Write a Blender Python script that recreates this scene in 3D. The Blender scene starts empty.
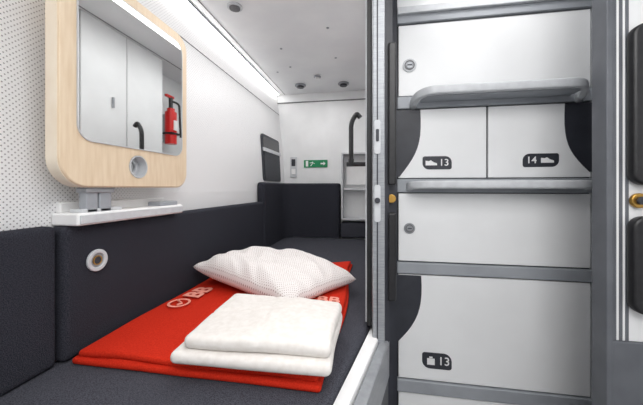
import bpy, bmesh, math
from mathutils import Vector, Matrix, noise

sc = bpy.context.scene
try:
    sc.view_settings.view_transform = 'Standard'
except Exception: pass

# ---------------------------------------------------------------- materials
def lin(c):
    c = c/255.0
    return c/12.92 if c <= .04045 else ((c+.055)/1.055)**2.4
def rgb(r,g,b): return (lin(r),lin(g),lin(b),1)

def base(name, col, rough=.5, metal=0, spec=.5):
    m = bpy.data.materials.new(name); m.use_nodes = True
    b = m.node_tree.nodes['Principled BSDF']
    b.inputs['Base Color'].default_value = col
    b.inputs['Roughness'].default_value = rough
    b.inputs['Metallic'].default_value = metal
    b.inputs['Specular IOR Level'].default_value = spec
    return m
def nd(m, t, **k):
    n = m.node_tree.nodes.new(t)
    for a,v in k.items(): setattr(n,a,v)
    return n
def lk(m,a,b): m.node_tree.links.new(a,b)

def noisy(name, c1, c2, scale, rough=.5, metal=0, bump=0, stretch=(1,1,1), spec=.5, detail=3, lo=.35, hi=.65, bd=.002):
    m = base(name, c1, rough, metal, spec)
    b = m.node_tree.nodes['Principled BSDF']
    tc = nd(m,'ShaderNodeTexCoord'); mp = nd(m,'ShaderNodeMapping')
    mp.inputs['Scale'].default_value = stretch
    nz = nd(m,'ShaderNodeTexNoise'); nz.inputs['Scale'].default_value = scale; nz.inputs['Detail'].default_value = detail
    r = nd(m,'ShaderNodeValToRGB')
    r.color_ramp.elements[0].position = lo; r.color_ramp.elements[0].color = c1
    r.color_ramp.elements[1].position = hi; r.color_ramp.elements[1].color = c2
    lk(m,tc.outputs['Object'],mp.inputs['Vector']); lk(m,mp.outputs[0],nz.inputs['Vector'])
    lk(m,nz.outputs['Fac'],r.inputs[0]); lk(m,r.outputs[0],b.inputs['Base Color'])
    if bump:
        bp = nd(m,'ShaderNodeBump'); bp.inputs['Strength'].default_value = bump; bp.inputs['Distance'].default_value = bd
        lk(m,nz.outputs['Fac'],bp.inputs['Height']); lk(m,bp.outputs[0],b.inputs['Normal'])
    return m

def dotted(name, basecol, dotcol, pitch, axes, r0, grad=None, rough=.5, uv=False, bump=0):
    """staggered dot grid; grad=(axis,start,end) shrinks dots along the axis"""
    m = base(name, basecol, rough)
    b = m.node_tree.nodes['Principled BSDF']
    tc = nd(m,'ShaderNodeTexCoord'); sp = nd(m,'ShaderNodeSeparateXYZ')
    lk(m,tc.outputs['UV' if uv else 'Object'],sp.inputs[0])
    def M(op,a,b_=None,clamp=False):
        n = nd(m,'ShaderNodeMath',operation=op); n.use_clamp = clamp
        for i,x in enumerate((a,b_)):
            if x is None: continue
            if isinstance(x,(int,float)): n.inputs[i].default_value = x
            else: lk(m,x,n.inputs[i])
        return n.outputs[0]
    A = sp.outputs[axes[0]]; B = sp.outputs[axes[1]]
    p = M('DIVIDE',M('ADD',A,B),pitch); q = M('DIVIDE',M('SUBTRACT',A,B),pitch)
    fp = M('SUBTRACT',M('FRACT',M('ADD',p,100)),.5); fq = M('SUBTRACT',M('FRACT',M('ADD',q,100)),.5)
    d = M('SQRT',M('ADD',M('MULTIPLY',fp,fp),M('MULTIPLY',fq,fq)))
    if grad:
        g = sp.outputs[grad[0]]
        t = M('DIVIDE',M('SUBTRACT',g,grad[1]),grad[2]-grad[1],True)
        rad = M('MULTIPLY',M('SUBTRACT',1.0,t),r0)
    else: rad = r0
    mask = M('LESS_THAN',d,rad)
    mx = nd(m,'ShaderNodeMix',data_type='RGBA')
    lk(m,mask,mx.inputs[0]); mx.inputs[6].default_value = basecol; mx.inputs[7].default_value = dotcol
    lk(m,mx.outputs[2],b.inputs['Base Color'])
    return m

WALL   = noisy('wall_white', rgb(226,227,228), rgb(232,233,234), 6, .45)
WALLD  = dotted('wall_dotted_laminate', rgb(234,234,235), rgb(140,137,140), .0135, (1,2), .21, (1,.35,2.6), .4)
CEIL   = noisy('ceiling_panel', rgb(232,233,235), rgb(238,239,240), 5, .4)
LOCK   = noisy('locker_white', rgb(236,237,238), rgb(241,242,243), 4, .3)
SEAM   = noisy('seam_grey', rgb(100,100,102), rgb(120,120,122), 20, .6)
SILV   = noisy('brushed_aluminium', rgb(146,149,154), rgb(162,165,169), 30, .35, .3, stretch=(1,1,12))
SILVL  = noisy('satin_rail', rgb(196,198,202), rgb(206,209,212), 30, .35, 0)
BAND   = noisy('grey_band', rgb(152,156,162), rgb(162,166,172), 10, .45, .05)
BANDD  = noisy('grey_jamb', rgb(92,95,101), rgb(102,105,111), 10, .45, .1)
DARK   = noisy('dark_trim', rgb(42,44,52), rgb(50,52,60), 15, .45)
BLACK  = noisy('black_plastic', rgb(22,22,25), rgb(30,30,33), 60, .4)
WOOD   = noisy('maple_wood', rgb(222,198,167), rgb(234,214,187), 14, .45, stretch=(6,6,.7), detail=6, lo=.3, hi=.7)
WOODE  = noisy('maple_edge', rgb(232,216,194), rgb(240,227,208), 14, .5, stretch=(1,8,.6))
FAB    = noisy('dark_felt', rgb(34,35,42), rgb(64,65,73), 420, .95, 0, .5, spec=.1, lo=.33, hi=.68, detail=4)
FABM   = noisy('lit_grey_felt', rgb(48,49,56), rgb(86,87,95), 400, .95, 0, .5, spec=.1, lo=.33, hi=.68, detail=4)  # lighter copy of the felt, light on the mattress put into its colour
RED    = noisy('red_fleece', rgb(188,38,20), rgb(206,50,30), 300, .85, 0, .4, spec=.1)
REDP   = noisy('red_paint', rgb(205,20,18), rgb(215,28,22), 8, .3)
LINEN  = noisy('white_linen', rgb(222,217,212), rgb(230,226,222), 60, .9, 0, .25, spec=.1)
PILLOW = dotted('pillow_fabric', rgb(232,228,226), rgb(125,86,86), .026, (0,1), .16, None, .9, uv=True)
CHROME = noisy('chrome', rgb(205,205,208), rgb(220,220,222), 12, .2, .9)
BRASS  = noisy('brass', rgb(170,130,60), rgb(190,150,80), 12, .3, .9)
GREEN  = noisy('sign_green', rgb(0,125,76), rgb(0,135,84), 12, .5)
WHITEP = noisy('white_print', rgb(236,236,236), rgb(242,242,242), 12, .5)
PINK   = noisy('pink_print', rgb(236,150,132), rgb(242,162,144), 60, .8)
GLASSD = noisy('window_dark', rgb(28,30,34), rgb(38,40,44), 5, .15)
BLIND  = noisy('blind_grey', rgb(52,54,60), rgb(64,66,72), 60, .6)
FLOORM = noisy('floor_vinyl', rgb(140,140,142), rgb(160,160,162), 90, .6)
MIRROR = noisy('mirror_glass', rgb(232,234,234), rgb(234,237,237), 2, .02, 1)
EMIT = base('led_emitter', rgb(255,255,255))
eb = EMIT.node_tree.nodes['Principled BSDF']
eb.inputs['Emission Color'].default_value = (1,.98,.95,1); eb.inputs['Emission Strength'].default_value = 17

# ---------------------------------------------------------------- helpers
def link(o, parent=None):
    sc.collection.objects.link(o)
    if parent: o.parent = parent
    return o
def empty(name):
    e = bpy.data.objects.new(name, None); e.empty_display_size = .05
    return link(e)
def fin(name, bm, mat, parent=None, smooth=False):
    bmesh.ops.recalc_face_normals(bm, faces=bm.faces[:])
    me = bpy.data.meshes.new(name); bm.to_mesh(me); bm.free()
    me.materials.append(mat)
    if smooth:
        for p in me.polygons: p.use_smooth = True
    return link(bpy.data.objects.new(name, me), parent)
def box(name,x0,x1,y0,y1,z0,z1,mat,parent=None,bevel=0):
    bm = bmesh.new(); bmesh.ops.create_cube(bm,size=1)
    for v in bm.verts:
        v.co = Vector(((x0+x1)/2+v.co.x*(x1-x0),(y0+y1)/2+v.co.y*(y1-y0),(z0+z1)/2+v.co.z*(z1-z0)))
    if bevel: bmesh.ops.bevel(bm,geom=bm.edges[:],offset=bevel,segments=3,affect='EDGES',profile=.5)
    return fin(name,bm,mat,parent)
def prism(name,pts,axis,lo,hi,mat,parent=None,bevel=0):
    bm = bmesh.new()
    def mk(p,h):
        if axis=='Z': return (p[0],p[1],h)
        if axis=='Y': return (p[0],h,p[1])
        return (h,p[0],p[1])
    a=[bm.verts.new(mk(p,lo)) for p in pts]; b=[bm.verts.new(mk(p,hi)) for p in pts]
    bm.faces.new(a); bm.faces.new(b[::-1])
    n=len(pts)
    for i in range(n): bm.faces.new((a[i],a[(i+1)%n],b[(i+1)%n],b[i]))
    if bevel: bmesh.ops.bevel(bm,geom=bm.edges[:],offset=bevel,segments=2,affect='EDGES')
    return fin(name,bm,mat,parent)
def soft(name,x0,x1,y0,y1,z0,z1,r,mat,parent=None,amp=0,freq=8,step=.02,warp=None,seed=0,zmin=4):
    """rounded, finely meshed slab"""
    bm=bmesh.new(); lo=Vector((x0,y0,z0)); hi=Vector((x1,y1,z1)); d=hi-lo
    n=[max(4,int(math.ceil(d[i]/step))) for i in range(3)]
    n[2]=max(n[2],zmin)
    rr=min(r,min(d)*.499)
    S=[]
    for i in range(3):
        m=min(n[i],90)
        a=[lo[i]+rr*(1-math.cos(k*math.pi/8)) for k in range(4)]
        b=[hi[i]-rr*(1-math.cos(k*math.pi/8)) for k in range(4)][::-1]
        L=(hi[i]-rr)-(lo[i]+rr)
        mid=[lo[i]+rr+L*k/m for k in range(m+1)]
        S.append(a+mid+b)
    n=[len(s)-1 for s in S]
    cache={}
    def V(i,j,k):
        key=(i,j,k)
        if key not in cache:
            p=Vector((S[0][i],S[1][j],S[2][k]))
            q=Vector([min(max(p[a],lo[a]+rr),hi[a]-rr) for a in range(3)]); w=p-q
            if w.length>1e-7: p=q+w.normalized()*rr
            if amp:
                p=p+noise.noise_vector(p*freq+Vector((seed,seed*2,0)))*amp
            if warp: p=warp(p)
            cache[key]=bm.verts.new(p)
        return cache[key]
    for a in range(3):
        b,c=(a+1)%3,(a+2)%3
        for s in (0,n[a]):
            for i in range(n[b]):
                for j in range(n[c]):
                    def idx(u,v):
                        t=[0,0,0]; t[a]=s;t[b]=u;t[c]=v; return V(*t)
                    try: bm.faces.new((idx(i,j),idx(i+1,j),idx(i+1,j+1),idx(i,j+1)))
                    except ValueError: pass
    return fin(name,bm,mat,parent,True)
def rrect(x0,x1,y0,y1,r,seg=10):
    P=[]
    rs = r if isinstance(r,(list,tuple)) else [r]*4   # br,tr,tl,bl
    for (cx,cy,a0,rr) in ((x1-rs[0],y0+rs[0],-90,rs[0]),(x1-rs[1],y1-rs[1],0,rs[1]),(x0+rs[2],y1-rs[2],90,rs[2]),(x0+rs[3],y0+rs[3],180,rs[3])):
        for k in range(seg+1):
            a=math.radians(a0+90*k/seg); P.append((cx+rr*math.cos(a),cy+rr*math.sin(a)))
    return P
def circ(cx,cy,r,n=40): return [(cx+r*math.cos(2*math.pi*k/n),cy+r*math.sin(2*math.pi*k/n)) for k in range(n)]
FX = lambda x: Matrix(((0,0,1,x),(1,0,0,0),(0,1,0,0),(0,0,0,1)))     # local xy -> world YZ, faces +X
FY = lambda y: Matrix(((1,0,0,0),(0,0,-1,y),(0,1,0,0),(0,0,0,1)))    # local xy -> world XZ, faces -Y
FZ = lambda z: Matrix(((1,0,0,0),(0,1,0,0),(0,0,1,z),(0,0,0,1)))
def tomesh(name,ob,mtx,mat,parent):
    sc.collection.objects.link(ob)
    dg=bpy.context.evaluated_depsgraph_get(); dg.update()
    me=bpy.data.meshes.new_from_object(ob.evaluated_get(dg))
    bpy.data.objects.remove(ob,do_unlink=True)
    me.transform(mtx); me.name=name
    me.materials.clear(); me.materials.append(mat)
    return link(bpy.data.objects.new(name,me),parent)
def shape(name,loops,thick,mtx,mat,parent=None,bevel=0):
    """filled 2-D outline with holes; front face at local z=thick, back at 0"""
    cu=bpy.data.curves.new(name,'CURVE'); cu.dimensions='2D'; cu.fill_mode='BOTH'
    for L in loops:
        s=cu.splines.new('POLY'); s.points.add(len(L)-1)
        for p,q in zip(s.points,L): p.co=(q[0],q[1],0,1)
        s.use_cyclic_u=True
    cu.extrude=max(thick/2-bevel,1e-5); cu.bevel_depth=bevel; cu.bevel_resolution=2; cu.offset=-bevel
    return tomesh(name,bpy.data.objects.new(name,cu),mtx@Matrix.Translation((0,0,thick/2)),mat,parent)
def text(name,s,size,mtx,mat,parent=None,bold=.0):
    cu=bpy.data.curves.new(name,'FONT'); cu.body=s; cu.size=size; cu.align_x='CENTER'; cu.align_y='CENTER'; cu.extrude=.0006; cu.offset=bold
    return tomesh(name,bpy.data.objects.new(name,cu),mtx,mat,parent)
def tube(name,pts,r,mat,parent=None,cyc=False):
    cu=bpy.data.curves.new(name,'CURVE'); cu.dimensions='3D'
    s=cu.splines.new('POLY'); s.points.add(len(pts)-1)
    for p,q in zip(s.points,pts): p.co=(*q,1)
    s.use_cyclic_u=cyc
    cu.bevel_depth=r; cu.bevel_resolution=5; cu.use_fill_caps=True
    o=tomesh(name,bpy.data.objects.new(name,cu),Matrix.Identity(4),mat,parent)
    for p in o.data.polygons: p.use_smooth=True
    return o
def fillet(pts,r,seg=6):
    out=[Vector(pts[0])]
    for i in range(1,len(pts)-1):
        a,b,c=Vector(pts[i-1]),Vector(pts[i]),Vector(pts[i+1])
        d1=(a-b); d2=(c-b); q=min(r,d1.length*.49,d2.length*.49)
        p1=b+d1.normalized()*q; p2=b+d2.normalized()*q
        for k in range(seg+1):
            t=k/seg; out.append(p1*(1-t)**2+b*2*t*(1-t)+p2*t*t)
    out.append(Vector(pts[-1])); return out
def sweep(name,path,w,h,mat,parent=None,bev=.006):
    """horizontal flat bar: w = width in plan, h = height"""
    bm=bmesh.new(); rings=[]
    n=len(path); prof=rrect(-w/2,w/2,-h/2,h/2,min(bev,w*.49,h*.49),5)
    for i,p in enumerate(path):
        p=Vector(p)
        a=Vector(path[max(i-1,0)]); c=Vector(path[min(i+1,n-1)])
        t=(c-a).normalized(); side=t.cross(Vector((0,0,1))).normalized()
        rings.append([bm.verts.new(p+side*u+Vector((0,0,v))) for u,v in prof])
    for r1,r2 in zip(rings,rings[1:]):
        for k in range(len(prof)):
            j=(k+1)%len(prof); bm.faces.new((r1[k],r1[j],r2[j],r2[k]))
    bm.faces.new(rings[0]); bm.faces.new(rings[-1][::-1])
    return fin(name,bm,mat,parent,True)

FL=-1.30; CZ=.95
# ---------------------------------------------------------------- room shell
box('floor',-1.0,1.2,-.95,2.95,FL-.05,FL,FLOORM)
box('ceiling',-1.02,1.2,-.95,2.95,CZ,CZ+.05,CEIL)
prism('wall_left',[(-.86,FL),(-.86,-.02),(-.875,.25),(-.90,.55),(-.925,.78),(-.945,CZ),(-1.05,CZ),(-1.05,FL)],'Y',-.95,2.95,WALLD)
box('wall_far',-.96,1.2,2.85,2.95,FL,CZ,WALL)
box('wall_back',-1.0,1.2,-.95,-.9,FL,CZ,WALL)
box('wall_right',1.15,1.2,-.9,2.85,FL,CZ,WALL)
# bed-side partition
pw=empty('wall_partition')
for i,(a,b) in enumerate(((1.06,1.30),(1.306,1.60),(1.606,1.92))):
    box('panel_%d'%(i+1),.003,.04,a,b,FL,CZ-.001,WALL,pw,.002)
box('panel_core',.008,.036,1.06,1.92,FL,CZ-.001,SEAM,pw)
box('panel_far',.20,.23,1.92,2.849,FL,CZ-.001,WALL,pw)
box('panel_step',.04,.23,1.90,1.92,FL,CZ-.001,WALL,pw)
tube('panel_catch',[(-.001,1.50,.48),(-.001,1.50,.54)],.008,SILV,pw)
# seam trims
box('trim_1',-.922,-.9185,-.9,2.849,.742,.746,SEAM)
box('trim_2',-.94,.15,2.838,2.85,.86,.868,SEAM)
# LED strip lamp
ls=empty('led_strip_light')
box('housing',-.943,-.905,-.6,2.80,CZ-.010,CZ-.001,SILV,ls,.003)
box('diffuser',-.930,-.912,-.6,2.80,CZ-.016,CZ-.0095,EMIT,ls)
box('trim_3',-.86,-.857,-.9,2.849,CZ-.003,CZ,SEAM)
box('trim_4',-.02,-.016,-.9,2.849,CZ-.003,CZ,SEAM)
for i,(x,y,r) in enumerate(((-.636,2.60,.050),(-.241,2.62,.050),(-.445,2.42,.030))):
    e=empty('ceiling_downlight')
    shape('bezel',[circ(x,y,r)],.014,FZ(CZ-.0145),SILV,e,.003)
    shape('lens',[circ(x,y,r*.65)],.014,FZ(CZ-.028),DARK if i<2 else WHITEP,e,.003)
e=empty('ceiling_speaker')
shape('rim',[circ(-.70,1.42,.040)],.008,FZ(CZ-.0085),SILVL,e,.002)
shape('grille',[circ(-.70,1.42,.028)],.006,FZ(CZ-.0145),SEAM,e,.002)
for k,(x,y) in enumerate(((-.75,2.28),(-.25,1.7),(-.25,2.1),(-.6,1.9),(-.62,2.2))):
    shape('ceiling_screw_cover',[circ(x,y,.008)],.004,FZ(CZ-.0045),BAND)

# ---------------------------------------------------------------- bed
bed=empty('bed')
ed=[(-.19,.16),(-.09,.62),(0,1.04),(0,2.70)]
def mattress():
    pts=[(-.855,2.70),(-.855,.02),(-.20,.02)]+ed
    bm=bmesh.new()
    zb,zt=-.57,-.4705; r=.018
    poly=[Vector((p[0],p[1])) for p in fillet([(*q,0) for q in pts+[pts[0]]],.04,5)]
    poly=[Vector((p.x,p.y)) for p in poly]
    cen=Vector((-.42,1.3))
    def inset(d):
        out=[];n=len(poly)
        for i,p in enumerate(poly):
            a=poly[i-1] if (poly[i-1]-p).length>1e-5 else poly[i-2]
            c=poly[(i+1)%n] if (poly[(i+1)%n]-p).length>1e-5 else poly[(i+2)%n]
            t=(c-a).normalized(); nrm=Vector((-t.y,t.x))
            if nrm.dot(cen-p)<0: nrm=-nrm
            out.append(p+nrm*d)
        return out
    prof=[(0,zb),(0,zt-r)]+[(r-r*math.cos(k*math.pi/8),zt-r+r*math.sin(k*math.pi/8)) for k in range(1,5)]
    rings=[[bm.verts.new((p.x,p.y,z)) for p in inset(d)] for d,z in prof]
    for a,b in zip(rings,rings[1:]):
        for i in range(len(a)):
            j=(i+1)%len(a); bm.faces.new((a[i],a[j],b[j],b[i]))
    bm.faces.new(rings[-1]); bm.faces.new(rings[0][::-1])
    return fin('mattress',bm,FABM,bed)
mattress()
prism('base',[(-.85,.02),(-.85,2.84),(-.001,2.84),(-.001,1.05),(-.095,.63),(-.195,.16),(-.20,.02)],'Z',FL,-.572,DARK,bed)
p1=[(-.188,.16),(-.088,.62),(.002,1.03)]; p2=[(-.152,.16),(-.055,.62),(.030,.98)]; p3=[(-.118,.16),(-.022,.62),(.062,.98)]
prism('rail_white',p1+p2[::-1],'Z',-.60,-.485,WHITEP,bed,.003)
prism('rail_metal',[(-.149,.16),(-.052,.62),(.030,.975)]+p3[::-1],'Z',-.62,-.50,SILV,bed,.003)
prism('skirt',[(-.188,.16),(-.088,.62),(.003,1.03),(.060,.98),(-.024,.62),(-.12,.16)],'Z',FL,-.621,DARK,bed)

# backrest cushions
br=empty('backrest_cushion')
soft('side_pad',-.858,-.80,.645,2.10,-.469,-.104,.016,FAB,br)
soft('near_pad',-.858,-.812,.02,.638,-.469,-.100,.014,FAB,br)
def endpad():
    inner=fillet([(-.80,2.13,0),(-.80,2.70,0),(-.31,2.70,0)],.14,12)
    pts=[(p.x,p.y) for p in inner]
    poly=[(-.855,2.112),(-.815,2.108)]+pts+[(-.295,2.705),(-.285,2.72),(-.285,2.80),(-.30,2.843),(-.858,2.843)]
    poly=[Vector(p) for p in poly]
    def inset(d):
        out=[];n=len(poly)
        for i,p in enumerate(poly):
            a=poly[i-1]; c=poly[(i+1)%n]
            t=(c-a).normalized(); out.append(p+Vector((t.y,-t.x))*d)
        return out
    area=sum(poly[i-1].x*poly[i].y-poly[i].x*poly[i-1].y for i in range(len(poly)))
    sg=-1 if area>0 else 1
    zb,zt,r=-.469,.045,.02
    prof=[(0,zb),(0,zt-r)]+[(r-r*math.cos(k*math.pi/8),zt-r+r*math.sin(k*math.pi/8)) for k in range(1,5)]
    bm=bmesh.new()
    rings=[[bm.verts.new((p.x,p.y,z)) for p in inset(sg*d)] for d,z in prof]
    for a,b in zip(rings,rings[1:]):
        for i in range(len(a)):
            j=(i+1)%len(a); bm.faces.new((a[i],a[j],b[j],b[i]))
    bm.faces.new(rings[-1]); bm.faces.new(rings[0][::-1])
    return fin('end_pad',bm,FAB,br)
endpad()
soft('low_pad',-.28,.0,2.72,2.845,-.469,-.325,.02,FABM,br)
sk=empty('power_socket')
shape('ring',[circ(.735,-.213,.032),circ(.735,-.213,.021)],.008,FX(-.8005),SILVL,sk,.002)
shape('plate',[circ(.735,-.213,.0215)],.003,FX(-.8003),SILV,sk)
shape('port',[circ(.735,-.213,.011)],.002,FX(-.797),DARK,sk)
shape('port_ring',[circ(.735,-.213,.014),circ(.735,-.213,.011)],.003,FX(-.797),BRASS,sk)

# ---------------------------------------------------------------- mirror
mi=empty('wall_mirror')
shape('frame',[rrect(.600,1.106,.003,.62,[.06,.06,.06,.075]),circ(.850,.070,.037)],.045,FX(-.805),WOOD,mi,.004)
shape('edge_band',[rrect(.5985,1.1075,.0015,.6215,[.0615,.0615,.0615,.0765]),rrect(.604,1.102,.007,.616,[.056,.056,.056,.071])],.034,FX(-.800),WOODE,mi)
shape('mirror_glass',[rrect(.645,1.070,.130,.580,.04)],.003,FX(-.7605),MIRROR,mi)
shape('glass_rim',[rrect(.6425,1.0725,.1275,.5825,.0425),rrect(.645,1.070,.130,.580,.04)],.0042,FX(-.7605),SILVL,mi)
shape('hole_liner',[circ(.850,.070,.0372),circ(.850,.070,.034)],.047,FX(-.8055),SILVL,mi)
shape('cup_ring',[circ(.850,.070,.0335),circ(.850,.070,.022)],.01,FX(-.800),SILVL,mi,.002)
shape('cup_back',[circ(.850,.070,.036)],.003,FX(-.806),WALL,mi)
box('wall_mount',-.90,-.806,.70,1.0,.15,.45,SILV,mi)
sh=empty('mirror_shelf')
box('ledge',-.858,-.770,.655,1.095,-.103,-.068,WHITEP,sh,.006)
box('ledge_lip',-.772,-.766,.66,1.09,-.098,-.074,SILVL,sh,.002)
box('upstand',-.862,-.845,.67,1.08,-.069,-.040,WHITEP,sh,.004)
box('clamp',-.80,-.774,.682,.718,-.070,-.004,BAND,sh,.004)
box('clamp_second',-.80,-.774,.722,.762,-.070,-.004,BAND,sh,.004)
box('clamp_cap',-.805,-.770,.678,.768,-.014,.0005,SILV,sh,.003)
box('clamp_foot',-.815,-.774,.67,.80,-.069,-.058,SILVL,sh,.003)
box('stop_bracket',-.83,-.776,.97,1.07,-.069,-.052,BAND,sh,.004)

# ---------------------------------------------------------------- window on left wall
w=empty('window_1')
def onwall(name,y0,y1,z0,z1,th,off_,mat):
    def wx(z): return -.862-.055*max(0,z)
    bm=bmesh.new(); vs=rrect(y0,y1,z0,z1,.03 if z1-z0>.08 else .01,5)
    a=[bm.verts.new((wx(z)+off_,y,z)) for y,z in vs]; b=[bm.verts.new((wx(z)+off_+th,y,z)) for y,z in vs]
    bm.faces.new(a); bm.faces.new(b[::-1])
    for i in range(len(a)):
        j=(i+1)%len(a); bm.faces.new((a[i],a[j],b[j],b[i]))
    return fin(name,bm,mat,w)
onwall('frame',2.25,2.70,.06,.45,.012,0,DARK)
onwall('glass',2.27,2.67,.09,.43,.004,.010,GLASSD)
onwall('blind',2.27,2.67,.07,.30,.004,.014,BLIND)
onwall('blind_bar',2.25,2.70,.305,.335,.010,.014,SILVL)

# ---------------------------------------------------------------- end wall fittings
s=empty('wall_light_switch')
box('plate',-.80,-.73,2.835,2.8495,.11,.315,SILVL,s,.005)
box('button',-.785,-.745,2.828,2.836,.22,.29,DARK,s,.003)
box('button_low',-.785,-.745,2.828,2.836,.14,.19,WHITEP,s,.003)
s=empty('emergency_exit_sign')
box('plate',-.66,-.42,2.842,2.8495,.205,.280,GREEN,s,.002)
prism('arrow',[(-.49,.228),(-.49,.236),(-.46,.236),(-.46,.224),(-.44,.243),(-.46,.262),(-.46,.250),(-.49,.250)],'Y',2.8405,2.843,WHITEP,s)
tube('figure_body',[(-.57,2.841,.262),(-.575,2.841,.24),(-.59,2.841,.22)],.004,WHITEP,s)
tube('figure_limbs',[(-.60,2.841,.25),(-.572,2.841,.254),(-.55,2.841,.242)],.003,WHITEP,s)
box('door_mark',-.64,-.615,2.8405,2.843,.215,.272,WHITEP,s)
n=empty('bedside_niche')
X0,X1,Z0,Z1=-.27,.10,-.30,.33
box('back',X0,X1,2.835,2.849,Z0,Z1,WALL,n)
box('side_left',X0,X0+.014,2.70,2.835,Z0,Z1,SILVL,n,.002)
box('top',X0,X1,2.70,2.835,Z1-.014,Z1,SILVL,n,.002)
box('shelf',X0+.014,X1,2.72,2.835,-.02,-.005,SILVL,n,.002)
box('bottom',X0,X1,2.70,2.835,Z0,Z0+.014,SILVL,n,.002)
box('flap',X0+.04,X1,2.80,2.834,.03,.25,WHITEP,n,.004)
g=empty('grab_handle')
tube('grip',fillet([(-.055,1.6,.385),(-.075,1.6,.41),(-.105,1.6,.36),(-.105,1.6,.15)],.03),.013,BLACK,g)
tube('arm',fillet([(.004,1.6,.13),(-.13,1.6,.13)],.03),.012,BLACK,g)
tube('post',[(-.105,1.6,.16),(-.105,1.6,.12)],.015,BLACK,g)
fe=empty('fire_extinguisher')
ex,ey=.10,2.14
tube('cylinder',[(ex,ey,.36),(ex,ey,.375),(ex,ey,.62)],.045,REDP,fe)
tube('shoulder',[(ex,ey,.62),(ex,ey,.65)],.03,REDP,fe)
tube('valve',[(ex,ey,.65),(ex,ey,.74)],.016,BLACK,fe)
box('lever',ex-.01,ex+.01,ey-.06,ey+.03,.735,.755,REDP,fe,.002)
box('label',ex-.050,ex-.036,ey-.02,ey+.02,.47,.55,WHITEP,fe,.001)
tube('hose',fillet([(ex-.01,ey,.71),(ex-.04,ey+.05,.70),(ex-.05,ey+.055,.42)],.05),.009,BLACK,fe)
box('bracket',ex+.03,.201,ey-.03,ey+.03,.38,.60,SILV,fe)
box('band',ex-.048,ex+.048,ey-.048,ey+.048,.435,.452,BLACK,fe,.004)

# ---------------------------------------------------------------- bedding
bl=empty('folded_blanket')
def bwarp(p):
    x=(p.x+.78)/.68
    p=Vector(p); p.y=.645+ (p.y-.645)*(.80+.20*x)
    p.x+= .012*math.sin(p.y*7)*x
    if p.z>-.452: p.z+=.003*math.sin(p.x*16+p.y*9)
    return p
soft('layer_bottom',-.785,-.10,.650,1.745,-.4695,-.452,.0085,RED,bl,.002,6,.016,bwarp)
soft('layer_top',-.775,-.108,.662,1.735,-.453,-.435,.0089,RED,bl,.0025,5,.016,bwarp,seed=3)
ROTZ=lambda x,y,z,a: Matrix.Translation((x,y,z))@Matrix.Rotation(math.radians(a),4,'Z')
text('print_letters','BB',.10,ROTZ(-.695,1.095,-.4290,86),PINK,bl,.003)
shape('print_emblem',[circ(0,0,.040),circ(0,0,.031)],.0012,ROTZ(-.705,.98,-.4292,90),PINK,bl)
tube('print_tick',[(-.700,.960,-.4287),(-.690,.975,-.4287),(-.722,.999,-.4287)],.004,PINK,bl)
text('print_letters_side','BB',.08,ROTZ(-.16,1.10,-.4285,0),PINK,bl,.002)

fs=empty('folded_bed_sheets')
def crease(v,c,w): return math.exp(-((v-c)/w)**2)
def sw1(p):
    p=Vector(p); k=(p.x+.465)/.37
    p.y+=.012*k-.006
    f=(p.z+.426)/.066
    p.z+=f*(.005*math.sin(p.x*9+1+p.y*3)+.003*math.sin(p.y*19+p.x*6)-.004*k)
    if p.z>-.375:
        p.z-=.0035*crease(p.x+.15*p.y,-.17,.007)+.003*crease(p.y-.2*p.x,.88,.006)
        p.z+=.0025*crease(p.x-.3*p.y,-.50,.02)
    p.x+=.003*math.sin(p.y*23)*(1 if p.x<-.3 else .6)
    return p
soft('sheet_lower',-.482,-.088,.630,.930,-.4255,-.392,.0155,LINEN,fs,.0030,6,.008,sw1,1)
soft('sheet_upper',-.460,-.090,.648,.932,-.3945,-.357,.0175,LINEN,fs,.0040,5,.008,sw1,7)

def pillow():
    A=Vector((-.775,1.17,-.352)); B=Vector((-.69,1.60,-.388)); C=Vector((-.062,1.30,-.410)); D=Vector((-.27,.975,-.412))
    N=84; bm=bmesh.new(); uvl=bm.loops.layers.uv.new('UVMap')
    def P(s,t,side):
        pin=.025
        ss=s+ (0.5-s)*pin*4*t*(1-t)*2*abs(2*s-1)
        t2=t+ (0.5-t)*pin*4*s*(1-s)*2*abs(2*t-1)
        b=A*(1-ss)*(1-t2)+D*ss*(1-t2)+C*ss*t2+B*(1-ss)*t2
        b=b+Vector((.035,.10,0))*(t**3)*4*s*(1-s)
        e=max(0.0,(1-(2*s-1)**4)*(1-(2*t-1)**4))**.5
        a=max(0.0,(1-(2*s-1)**2)*(1-(2*t-1)**2))**.6
        hgt=.056*e+.026*a
        if side>0:
            w=.014*noise.noise(Vector((s*4,t*4,2)))*e
            w+=.018*(.25-abs(noise.noise(Vector((s*6+t*3,t*5,5)))))*e
            rim=min(s,1-s,t,1-t)
            w+=.006*math.sin((s+t)*24+4*noise.noise(Vector((s*3,t*3,0))))*math.exp(-rim*8)*min(1,rim*22)
            return b+Vector((0,0,hgt+w+.004))
        return Vector((b.x,b.y,max(b.z-.050*e,-.4235)))
    top=[[None]*(N+1) for _ in range(N+1)]; bot=[[None]*(N+1) for _ in range(N+1)]
    for i in range(N+1):
        for j in range(N+1):
            s,t=i/N,j/N
            top[i][j]=bm.verts.new(P(s,t,1))
            bot[i][j]=top[i][j] if i in(0,N) or j in(0,N) else bm.verts.new(P(s,t,-1))
    for g_ in (top,bot):
        for i in range(N):
            for j in range(N):
                f=bm.faces.new((g_[i][j],g_[i+1][j],g_[i+1][j+1],g_[i][j+1]))
                for l,(a,b) in zip(f.loops,((i,j),(i+1,j),(i+1,j+1),(i,j+1))):
                    l[uvl].uv=(a/N*1.25,b/N)
    return fin('pillow',bm,PILLOW,None,True)
pillow()

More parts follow.
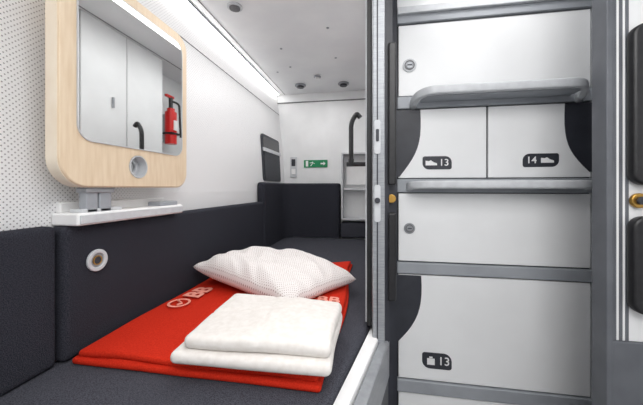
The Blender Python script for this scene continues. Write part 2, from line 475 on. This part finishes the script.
# ---------------------------------------------------------------- lockers
lc=empty('luggage_locker')
LY=1.35; LX0,LX1=.118,.888
box('carcass',LX0,LX1,LY+.012,1.85,FL+.002,CZ-.002,DARK,lc)
def door(nm,x0,x1,z0,z1): box(nm,x0,x1,LY-.004,LY+.016,z0,z1,LOCK,lc,.003)
door('panel_top',LX0,LX1,.80,CZ-.003)
box('header',LX0,LX1,LY-.015,LY+.012,.735,.770,BAND,lc,.003)
box('header_lip',LX0,LX1,LY-.03,LY+.012,.770,.80,SILVL,lc,.003)
door('door_a',LX0+.006,LX1-.004,.412,.730)
box('band_a',LX0,LX1,LY-.012,LY+.014,.354,.408,BAND,lc,.004)
door('door_b',LX0+.006,.491,.044,.350)
door('door_c',.498,LX1-.004,.044,.350)
box('band_b',LX0,LX1,LY-.012,LY+.014,-.020,.040,BAND,lc,.004)
door('door_d',LX0+.006,LX1-.004,-.327,-.024)
box('band_c',LX0,LX1,LY-.012,LY+.014,-.382,-.332,BAND,lc,.004)
door('door_e',LX0+.006,LX1-.004,-.852,-.387)
box('band_d',LX0,LX1,LY-.012,LY+.014,-.912,-.857,BAND,lc,.004)
door('door_f',LX0+.006,LX1-.004,FL+.01,-.917)
def wedge(nm,pts): 
    prism(nm,pts,'Y',LY-.0065,LY-.003,DARK,lc)
def bez(p0,p1,p2,p3,n=10):
    o=[]
    for k in range(n+1):
        t=k/n; o.append(tuple((1-t)**3*a+3*(1-t)**2*t*b+3*(1-t)*t*t*c+t**3*d for a,b,c,d in zip(p0,p1,p2,p3)))
    return o
wedge('wedge_left',[(LX0,.349)]+bez((.218,.349),(.228,.19),(.205,.15),(LX0+.010,.050))+[(LX0,.050)])
wedge('wedge_right',[(LX1,.349)]+bez((.790,.349),(.782,.19),(.80,.15),(LX1-.010,.066))+[(LX1,.066)])
wedge('wedge_low',[(LX0,-.390)]+bez((.222,-.390),(.232,-.54),(.205,-.60),(LX0+.004,-.69))+[(LX0,-.69)])
def rail(nm,x0,x1,z,dep,h,drop):
    path=fillet([(x0,LY-.01,z-drop),(x0+.008,LY-dep*.6,z-drop*.25),(x0+.05,LY-dep,z),(x1-.05,LY-dep,z),(x1-.008,LY-dep*.6,z-drop*.25),(x1,LY-.01,z-drop)],.05,8)
    sweep(nm,path,.026,h,SILVL,lc,.008)
    box(nm+'_tray',x0+.03,x1-.03,LY-dep+.01,LY-.01,z-h/2-.002,z-h/2+.003,BAND,lc,.001)
rail('rail_upper',.185,.835,.398,.11,.036,.032)
rail('rail_lower',.170,.870,.014,.08,.034,.008)
def lock(nm,x,z,r,m):
    shape(nm,[circ(x,z,r)],.006,FY(LY-.003),m,lc,.002)
    shape(nm+'_ring',[circ(x,z,r*.72),circ(x,z,r*.58)],.003,FY(LY-.009),SEAM,lc)
    shape(nm+'_core',[circ(x,z,r*.5)],.004,FY(LY-.009),SILV,lc,.001)
    box(nm+'_slot',x-r*.35,x+r*.35,LY-.0145,LY-.012,z-.002,z+.002,DARK,lc)
lock('lock_a',.172,.548,.030,SILVL); lock('lock_b',.172,-.18,.024,SILV)
def badge(nm,x0,x1,z0,z1,num,icon,flip=False):
    r=(z1-z0)*.48
    rr=[r*.35,r,r*.35,r] if not flip else [r,r*.35,r,r*.35]
    shape(nm,[rrect(x0,x1,z0,z1,rr)],.002,FY(LY-.0035),DARK,lc)
    h=z1-z0; cx=x0+(x1-x0)*(.30 if not flip else .68); tx=x0+(x1-x0)*(.74 if not flip else .24); cz=(z0+z1)/2
    text(nm+'_number',num,h*.72,FY(LY-.0062)@Matrix.Translation((tx,cz,0)),WHITEP,lc,.0003)
    if icon=='shoe':
        pts=[(-.024,-.011),(.024,-.011),(.024,-.002),(.010,.003),(-.002,.012),(-.010,.008),(-.024,.010)]
        prism(nm+'_icon',[(cx+a,cz+b) for a,b in pts],'Y',LY-.0068,LY-.0052,WHITEP,lc)
    else:
        box(nm+'_icon',cx-.016,cx+.016,LY-.0068,LY-.0052,cz-.018,cz+.010,WHITEP,lc)
        box(nm+'_icon_grip',cx-.007,cx+.007,LY-.0068,LY-.0052,cz+.012,cz+.018,WHITEP,lc)
badge('badge_a',.228,.350,.082,.140,'13','shoe')
badge('badge_b',.632,.768,.088,.144,'14','shoe',True)
badge('badge_c',.226,.350,-.798,-.728,'13','case')
# jamb walls round the lockers
box('wall_side',.90,1.15,1.051,1.85,FL,CZ-.001,BANDD)
box('trim_5',.889,.905,LY-.03,LY+.3,FL+.001,CZ-.002,SILVL)
box('trim_6',.885,.8995,1.20,1.312,FL+.001,CZ-.002,DARK)
box('trim_7',.090,.117,LY-.02,LY+.05,FL+.001,CZ-.002,DARK)

# ---------------------------------------------------------------- doors
d1=empty('door_1')
box('post',.006,.046,.955,1.05,FL+.001,CZ-.002,SILV,d1,.004)
box('post_groove',.020,.024,.953,.957,FL+.001,CZ-.003,DARK,d1)
box('seal',-.012,.004,1.0,1.055,-.47,CZ-.002,BLACK,d1,.002)
box('glass_edge',-.017,-.0125,1.01,1.05,-.46,CZ-.003,SILVL,d1)
box('leaf',.047,.060,.97,1.04,FL+.002,CZ-.003,DARK,d1)
box('leaf_core',.060,.072,.99,1.04,FL+.002,CZ-.003,DARK,d1)
box('pull_upper',.056,.082,.955,.995,.01,.47,BLACK,d1,.006)
box('pull_lower',.056,.082,.955,.995,-.365,-.08,BLACK,d1,.006)
shape('lock_ring',[circ(.068,-.035,.014)],.02,FY(.99),BRASS,d1,.002)
shape('strike_plate',[rrect(.012,.032,.11,.22,.008)],.004,FY(.956),SILVL,d1,.001)
shape('strike_slot',[rrect(.017,.027,.15,.19,.004)],.002,FY(.9518),DARK,d1)
shape('latch_plate',[rrect(.012,.032,-.11,.01,.008)],.004,FY(.956),SILVL,d1,.001)
shape('latch_knob',[circ(.022,-.04,.009)],.010,FY(.952),DARK,d1,.002)
d2=empty('door_2')
box('leaf',.705,1.149,1.0,1.04,-.455,CZ-.003,WALL,d2,.003)
for k in range(3): box('groove_%d'%k,.714+.016*k,.722+.016*k,.998,1.002,-.455,CZ-.004,BANDD,d2)
box('edge',.688,.706,.985,1.045,FL+.003,CZ-.003,BANDD,d2,.003)
box('shadow_panel',.706,1.149,.992,1.04,FL+.003,-.455,BANDD,d2,.003)  # dark grey sheet standing in for the shadow shape below the door
def pull(nm,z0,z1):
    pts=rrect(.745,.95,z0,z1,[.02,.02,.035,.035],6)
    shape(nm,[pts],.03,FY(.9985),BLACK,d2,.008)
pull('pull_upper',.008,.475); pull('pull_lower',-.365,-.082)
shape('lock_ring',[circ(.775,-.037,.022)],.012,FY(.9985),BRASS,d2,.003)
shape('lock_core',[circ(.775,-.037,.012)],.010,FY(.987),DARK,d2,.002)

# ---------------------------------------------------------------- lights
def area(nm,x,y,z,sx,sy,pw_,rot=(0,0,0),col=(1,.99,.98)):
    l=bpy.data.lights.new(nm,'AREA'); l.shape='RECTANGLE'; l.size=sx; l.size_y=sy; l.energy=pw_; l.color=col
    o=bpy.data.objects.new(nm,l); o.location=(x,y,z); o.rotation_euler=rot; link(o); return o
area('added_fill_light',-.42,1.75,CZ-.03,.3,1.6,7.5)  # added fill above the bed, no fixture there
area('added_fill_light',.35,.15,CZ-.03,.8,.9,12)  # added overhead fill for the corridor, unseen
area('added_fill_light',.3,-.55,CZ-.03,1.0,.4,14)  # unseen fill light added behind the camera
area('added_fill_light',.5,1.15,CZ-.03,.5,.12,1.5)  # small added fill in front of the lockers
wd=bpy.data.worlds.new('world'); sc.world=wd; wd.use_nodes=True
wd.node_tree.nodes['Background'].inputs[0].default_value=(.9,.95,1,1); wd.node_tree.nodes['Background'].inputs[1].default_value=.3

# ---------------------------------------------------------------- camera
cam=bpy.data.cameras.new('camera'); co=bpy.data.objects.new('camera',cam); link(co)
cam.sensor_width=36; cam.lens=290/643*36; cam.clip_start=.02
cam.shift_y=-14.5/643
co.location=(0,0,0); co.rotation_euler=(math.radians(90),0,math.atan(49/290))
sc.camera=co
